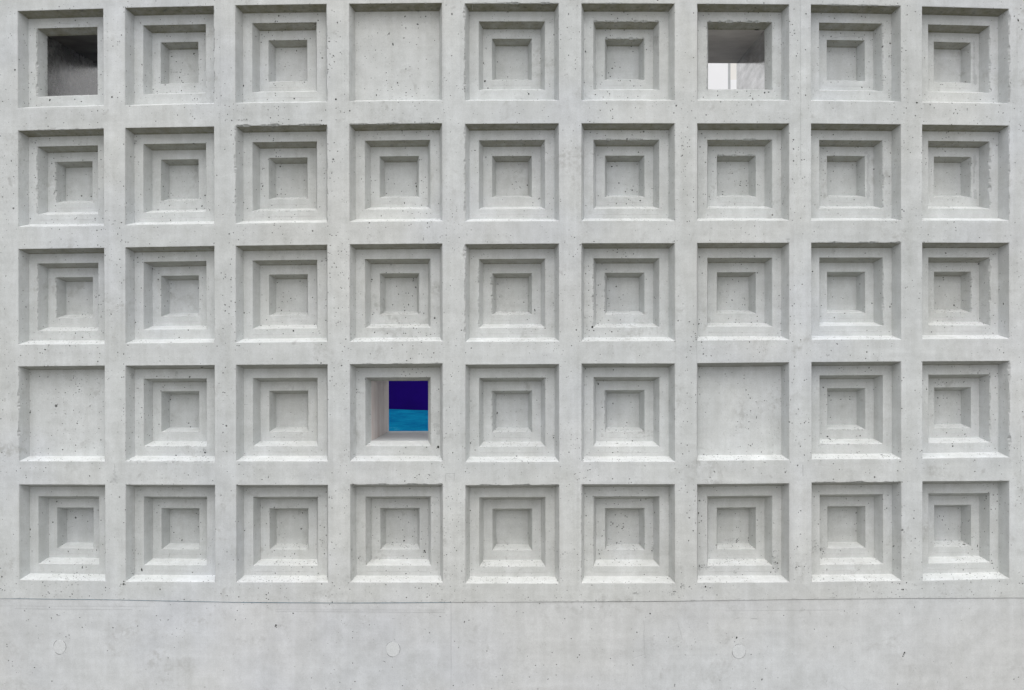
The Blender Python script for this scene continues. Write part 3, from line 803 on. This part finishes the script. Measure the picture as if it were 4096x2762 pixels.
# hairline ridges and cracks on the plinth
stroke(Zp(2048, 2072, [(1195,930),(1205,1010),(1196,1050),(1207,1245)]), 2.0, 0.87)
stroke(Zp(2048, 2072, [(1207,1248),(1140,1272),(1085,1290)]), 7.0, 1.06)
stroke(Zp(2048, 2072, [(1207,1236),(1140,1260),(1090,1280)]), 2.0, 0.9)
stroke(Zp(2048, 2072, [(1085,1292),(1130,1318),(1155,1400),(1195,1490),(1208,1560)]), 4.0, 1.05)
stroke(Zp(2048, 2072, [(1505,945),(1525,1020),(1548,1110)]), 2.0, 0.88)
stroke(Zp(2048, 2072, [(1548,1115),(1470,1160),(1410,1190),(1385,1250)]), 5.0, 1.045)
stroke(Zp(2048, 2072, [(2036,912),(2066,909)]), 2.5, 0.7); stroke(Zp(2048, 2072, [(2170,917),(2228,918)]), 2.5, 0.7)
stroke(Zp(0, 2072, [(517,887),(548,888)]), 2.5, 0.65); stroke(Zp(1024, 2072, [(1235,917),(1266,917)]), 2.0, 0.7)
stroke(Zp(3072, 2072, [(1650,1312),(1665,1350),(1685,1372)]), 1.6, 0.8); stroke(Zp(3072, 2072, [(680,1523),(722,1567)]), 1.8, 0.82)
stroke(Zp(3072, 2072, [(497,1340),(530,1367)]), 2.5, 0.86)
# shutter board seams on the plinth
for path, w, tn in (([(60, 2435), (300, 2437), (530, 2439)], 2.5, 0.90), ([(0, 2423), (600, 2426)], 3, 0.965),
                    ([(1100, 2447), (1780, 2450)], 2.5, 0.88), ([(1100, 2437), (1780, 2439)], 6, 0.965),
                    ([(2900, 2443), (3380, 2440)], 2.5, 0.94), ([(1892, 2470), (1893, 2480)], 2, 0.8)):
    stroke(path, w, tn, seg=40)
# form joint in the fourth pier and stray seams on other piers
for x0, x1, ya, yb, w, tn in ((1772, 1777, 0, 900, 2, 0.95), (1778, 1780, 1380, 1870, 3, 1.06), (3201, 3203, 0, 700, 2, 0.88), (3211, 3212, 1860, 1905, 2.5, 0.7),
                              (880, 881, 0, 600, 2, 0.93), (1890, 1892, 0, 420, 1.5, 1.05), (4073, 4073, 60, 300, 3, 1.07), (4081, 4083, 1700, 1900, 2, .9),
                              (1856, 1856, 1380, 1860, 2, 0.93), (1860, 1859, 1940, 2330, 2, 0.92), (2236, 2238, 480, 900, 2, .94), (2701, 2702, 500, 1500, 1.8, .94), (2786, 2787, 980, 1900, 2.5, 0.90)):
    stroke([(x0, ya), (x1, yb)], w, tn, seg=20)
# small cast-in patch at the crossing over the plinth joint
stroke(Zp(1024, 1380, [(1722,1170),(1722,1238)]), 2, .8); stroke(Zp(1024, 1380, [(1725,1168),(1805,1168)]), 2, .82)
stroke(Zp(1024, 1380, [(1803,1165),(1800,1238)]), 2.5, .78); stroke(Zp(1024, 1380, [(1745,1190),(1780,1215)]), 2, .88)
stroke(Zp(0, 1380, [(1040,1085),(1042,1160),(1050,1250)]), 3, .82)
for k in range(14):
    hole_mark((1045 + MR.uniform(-1, 1) * (8 + k * 3)) / Z, 1380 + (1150 + k * 8) / Z, 8, 9, 0, MR.uniform(.80, .92), .0003 + .00005 * k)
# crazed cracks in a few coffers
stroke(Zp(3072, 690, [(1715,1150),(1740,1170),(1765,1160),(1785,1170),(1800,1165)]), 2, .72)
stroke(Zp(3072, 690, [(1870,1210),(1900,1190),(1935,1185),(1960,1205),(1985,1215)]), 2.2, .74)
stroke(Zp(3072, 690, [(1900,1195),(1930,1215),(1990,1200)]), 1.8, .78)
stroke(Zp(3072, 690, [(1780,1078),(1850,1076)]), 1.8, .75)
stroke(Zp(0, 2072, [(1545,320),(1535,355),(1515,395)]), 2.2, .6)
stroke(Zp(1024, 2072, [(225,525),(205,560),(170,575)]), 2, .85)
stroke(Zp(1024, 2072, [(1340,215),(1355,250),(1385,275)]), 2.5, .7)
stroke(Zp(3072, 0, [(580,350),(650,335),(760,330),(870,335)]), 2, .8)
stroke(Zp(3072, 0, [(690,340),(780,325),(880,345)]), 2, .84)
stroke(Zp(0, 0, [(530,213),(600,217),(675,211)]), 2, .78)
stroke(Zp(2048, 0, [(1700,150),(1692,170),(1700,190),(1712,197)]), 2, .82)
stroke(Zp(2048, 0, [(660,845),(668,870),(690,890),(720,900)]), 2, .86)
# fine seam lines where the stepped forms met, low in the frames
for (r, c) in CORN:
    if (r, c) in BLANK: continue
    tl, tr, br, bl = CORN[r, c]
    cen = lerp(lerp(tl, br, .5), lerp(tr, bl, .5), .5)
    main, kids, kind, _, _ = coffers[r * 9 + c]
    for mb, t, fv, fu in ((main, D, 0.835, 0.70), (kids[0], 2 * D, 0.55, 0.42)):
        if kind == 'open_coffer' and mb is kids[0]: continue
        if MR.random() < 0.35: continue
        a = lerp(cen, bl, fv); b = lerp(cen, br, fv)
        a2 = lerp(a, b, .5 - .5 * fu / fv); b2 = lerp(a, b, .5 + .5 * fu / fv)
        for k in range(12):
            p = lerp(a2, b2, k / 12); q = lerp(a2, b2, (k + 1) / 12)
            mb.face([surf(p[0], t - .0004, p[1] + .0008), surf(p[0], t - .0004, p[1] - .0008), surf(q[0], t - .0004, q[1] - .0008), surf(q[0], t - .0004, q[1] + .0008)], (MR.uniform(.80, .92), .3, 0))
# ragged grout along the joint
for i in range(150):
    x = MR.uniform(0, 4096)
    s_ = unproj(x, 2400)[0]
    py = 1381 - joint_z(s_) * F / (F / 1000 + s_ * s_ / (2 * R)) / 1.0
    if x > 1560 or MR.random() < .45:
        hole_mark(x, py - MR.uniform(1.5, 7), MR.uniform(5, 15), MR.uniform(1.6, 4), MR.uniform(-.2, .2), MR.uniform(.74, .95), 0.0003 + .000002 * i)

# ------------------------------------------------------------------ link everything
root = empty("coffered_wall", (0, 0, 0.5), "pale grey concrete wall of sunken stepped square coffers above the plain plinth", "wall")
root["kind"] = "thing"
def link(mb, parent):
    """meshes keep their world shape; each gets an origin at the root of its thing"""
    mb.origin = Vector(parent_loc[parent.name]) if parent.name in parent_loc else Vector((0, 0, 0))
    o = mb.build(parent)
    parent_loc[o.name] = mb.origin
    return o
parent_loc = {root.name: (0, 0, 0.5)}
link(wall, root); link(wback, root)
for main, kids, kind, r, c in coffers:
    o = link(main, root)
    if kind == 'blank_coffer': o["label"] = "flat square recess without steps"
    elif kind == 'open_coffer': o["label"] = "recess opening into a deep square tunnel"
    o["group"] = {"stepped_coffer": "stepped square coffers", "blank_coffer": "flat square recesses", "open_coffer": "recesses pierced by tunnels"}[kind]
    for k in kids:
        ko = link(k, o)
        if k.name == "tunnel_lining" and (r, c) == (3, 3): ko["label"] = "pale tunnel lining with pink bounce light painted on one side"

def make_plinth(x0, x1, face_mb, label, plugs, seal):
    loc = tuple(surf((x0 + x1) / 2, 0, -EYE))
    pr = empty("concrete_plinth", loc, label, "plinth")
    parent_loc[pr.name] = loc
    link(face_mb, pr)
    for px, py, rw, rh, outline in plugs:
        s0, z0 = unproj(px, py, PSET)
        mb = MB("tie_hole_plug", [GROUT, HOLE])
        n = 40
        rr = random.Random(int(px))
        def lp(k, t):
            out = []
            for i in range(n):
                a = 2 * math.pi * i / n
                w = k * (1 + 0.012 * math.sin(3 * a + px) + rr.uniform(-.006, .006))
                out.append(surf(s0 + math.cos(a) * rw * .001 * w, t, z0 + math.sin(a) * rh * .001 * w))
            return out
        top = lp(0.97, PSET - 0.0014); edge = lp(1.0, PSET - 0.0006)
        mb.face(list(top), (1, .6, 0)); 
        for i in range(n):
            j = (i + 1) % n
            mb.face([top[i], edge[i], edge[j], top[j]], (1, .6, 0))
        go = lp(1.02 + outline, PSET - 0.0003)
        for i in range(n):
            j = (i + 1) % n
            if outline > .03 or math.sin(i * 0.5 + px) > 0.1:
                mb.face([edge[i], go[i], go[j], edge[j]], (.7, 0, 0), 1)
        link(mb, pr)
    if seal:
        mb = MB("joint_seal", [SEAL])
        n = 60
        for i in range(n):
            a, b = x0 + (x1 - x0) * i / n, x0 + (x1 - x0) * (i + 1) / n
            za, zb_ = joint_z(a), joint_z(b)
            mb.face([surf(a, .0012, za + GAP), surf(a, .0012, za - GAP), surf(b, .0012, zb_ - GAP), surf(b, .0012, zb_ + GAP)])
            mb.face([surf(a, .0012, za + GAP), surf(b, .0012, zb_ + GAP), surf(b, .02, zb_ + GAP), surf(a, .02, za + GAP)])
        link(mb, pr)
    return pr
make_plinth(SL, XJ, plin_l, "smooth concrete plinth with two round plugs under a thin blue joint line", [(239, 2589, 26, 29, 0.022), (1571.7, 2598, 28, 30, 0.012)], True)
make_plinth(XJ, SR, plin_r, "smooth concrete plinth with one round plug and a crooked hairline ridge", [(2955.8, 2607, 27, 28.5, 0.012)], False)

# ------------------------------------------------------------------ what shows through the openings
def pt(px, py, Y):
    k = Y - CAM_Y
    return ((px - 2048) / F * k, EYE + (1381 - py) / F * k)
loc = (1.0, 6.0, 0)
rear = empty("rear_wall", loc, "white rendered wall seen through the upper right opening", "wall")
rear["kind"] = "thing"
parent_loc[rear.name] = loc
Yr = 6.0
seam, _ = pt(2917, 300, Yr)
_, zc = pt(2917, 320, Yr)
mb = MB("render_panel", [WHITE]); mb.box((-9, Yr, 0), (seam - 0.012, Yr + .2, 5.2)); link(mb, rear)
mb = MB("render_panel", [WHITE]); mb.box((seam + 0.012, Yr, 0), (9, Yr + .2, zc)); link(mb, rear)
mb = MB("cream_panel", [CREAM]); mb.box((seam + 0.012, Yr + .004, zc), (9, Yr + .2, 5.2)); link(mb, rear)
mb = MB("joint_strip", [GREYJ]); mb.box((seam - 0.012, Yr + 0.006, 0), (seam + 0.012, Yr + .19, 5.19)); link(mb, rear)
Yb = 3.2
loc = (-0.8, Yb, 0)
bl_ = empty("painted_board", loc, "board painted navy above azure seen through the lower middle opening", "board")
parent_loc[bl_.name] = loc
xa, za = pt(1553, 1637.5, Yb); xb, zb2 = pt(1715, 1643, Yb)
slope = (zb2 - za) / (xb - xa)
x0, x1 = -1.9, 0.4
z0, z1 = za + slope * (x0 - xa), za + slope * (x1 - xa)
for nm, mat, lo0, lo1, hi0, hi1 in (("azure_field", AZURE, 0.0, 0.0, z0, z1), ("navy_field", NAVY, z0 + .001, z1 + .001, 1.85, 1.85)):
    mb = MB(nm, [mat])
    A = [(x0, lo0), (x1, lo1), (x1, hi1), (x0, hi0)]
    fr = [Vector((a, Yb, b)) for a, b in A]; bk = [Vector((a, Yb + .04, b)) for a, b in A]
    mb.face(fr); mb.face(list(reversed(bk)))
    for i in range(4):
        j = (i + 1) % 4
        mb.face([fr[i], bk[i], bk[j], fr[j]])
    link(mb, bl_)

# ------------------------------------------------------------------ ground
mb = MB("ground", [GRND])
mb.face([Vector((-300, -300, 0)), Vector((300, -300, 0)), Vector((300, 300, 0)), Vector((-300, 300, 0))])
g_ = mb.build()
tag(g_, None, None, kind="structure")
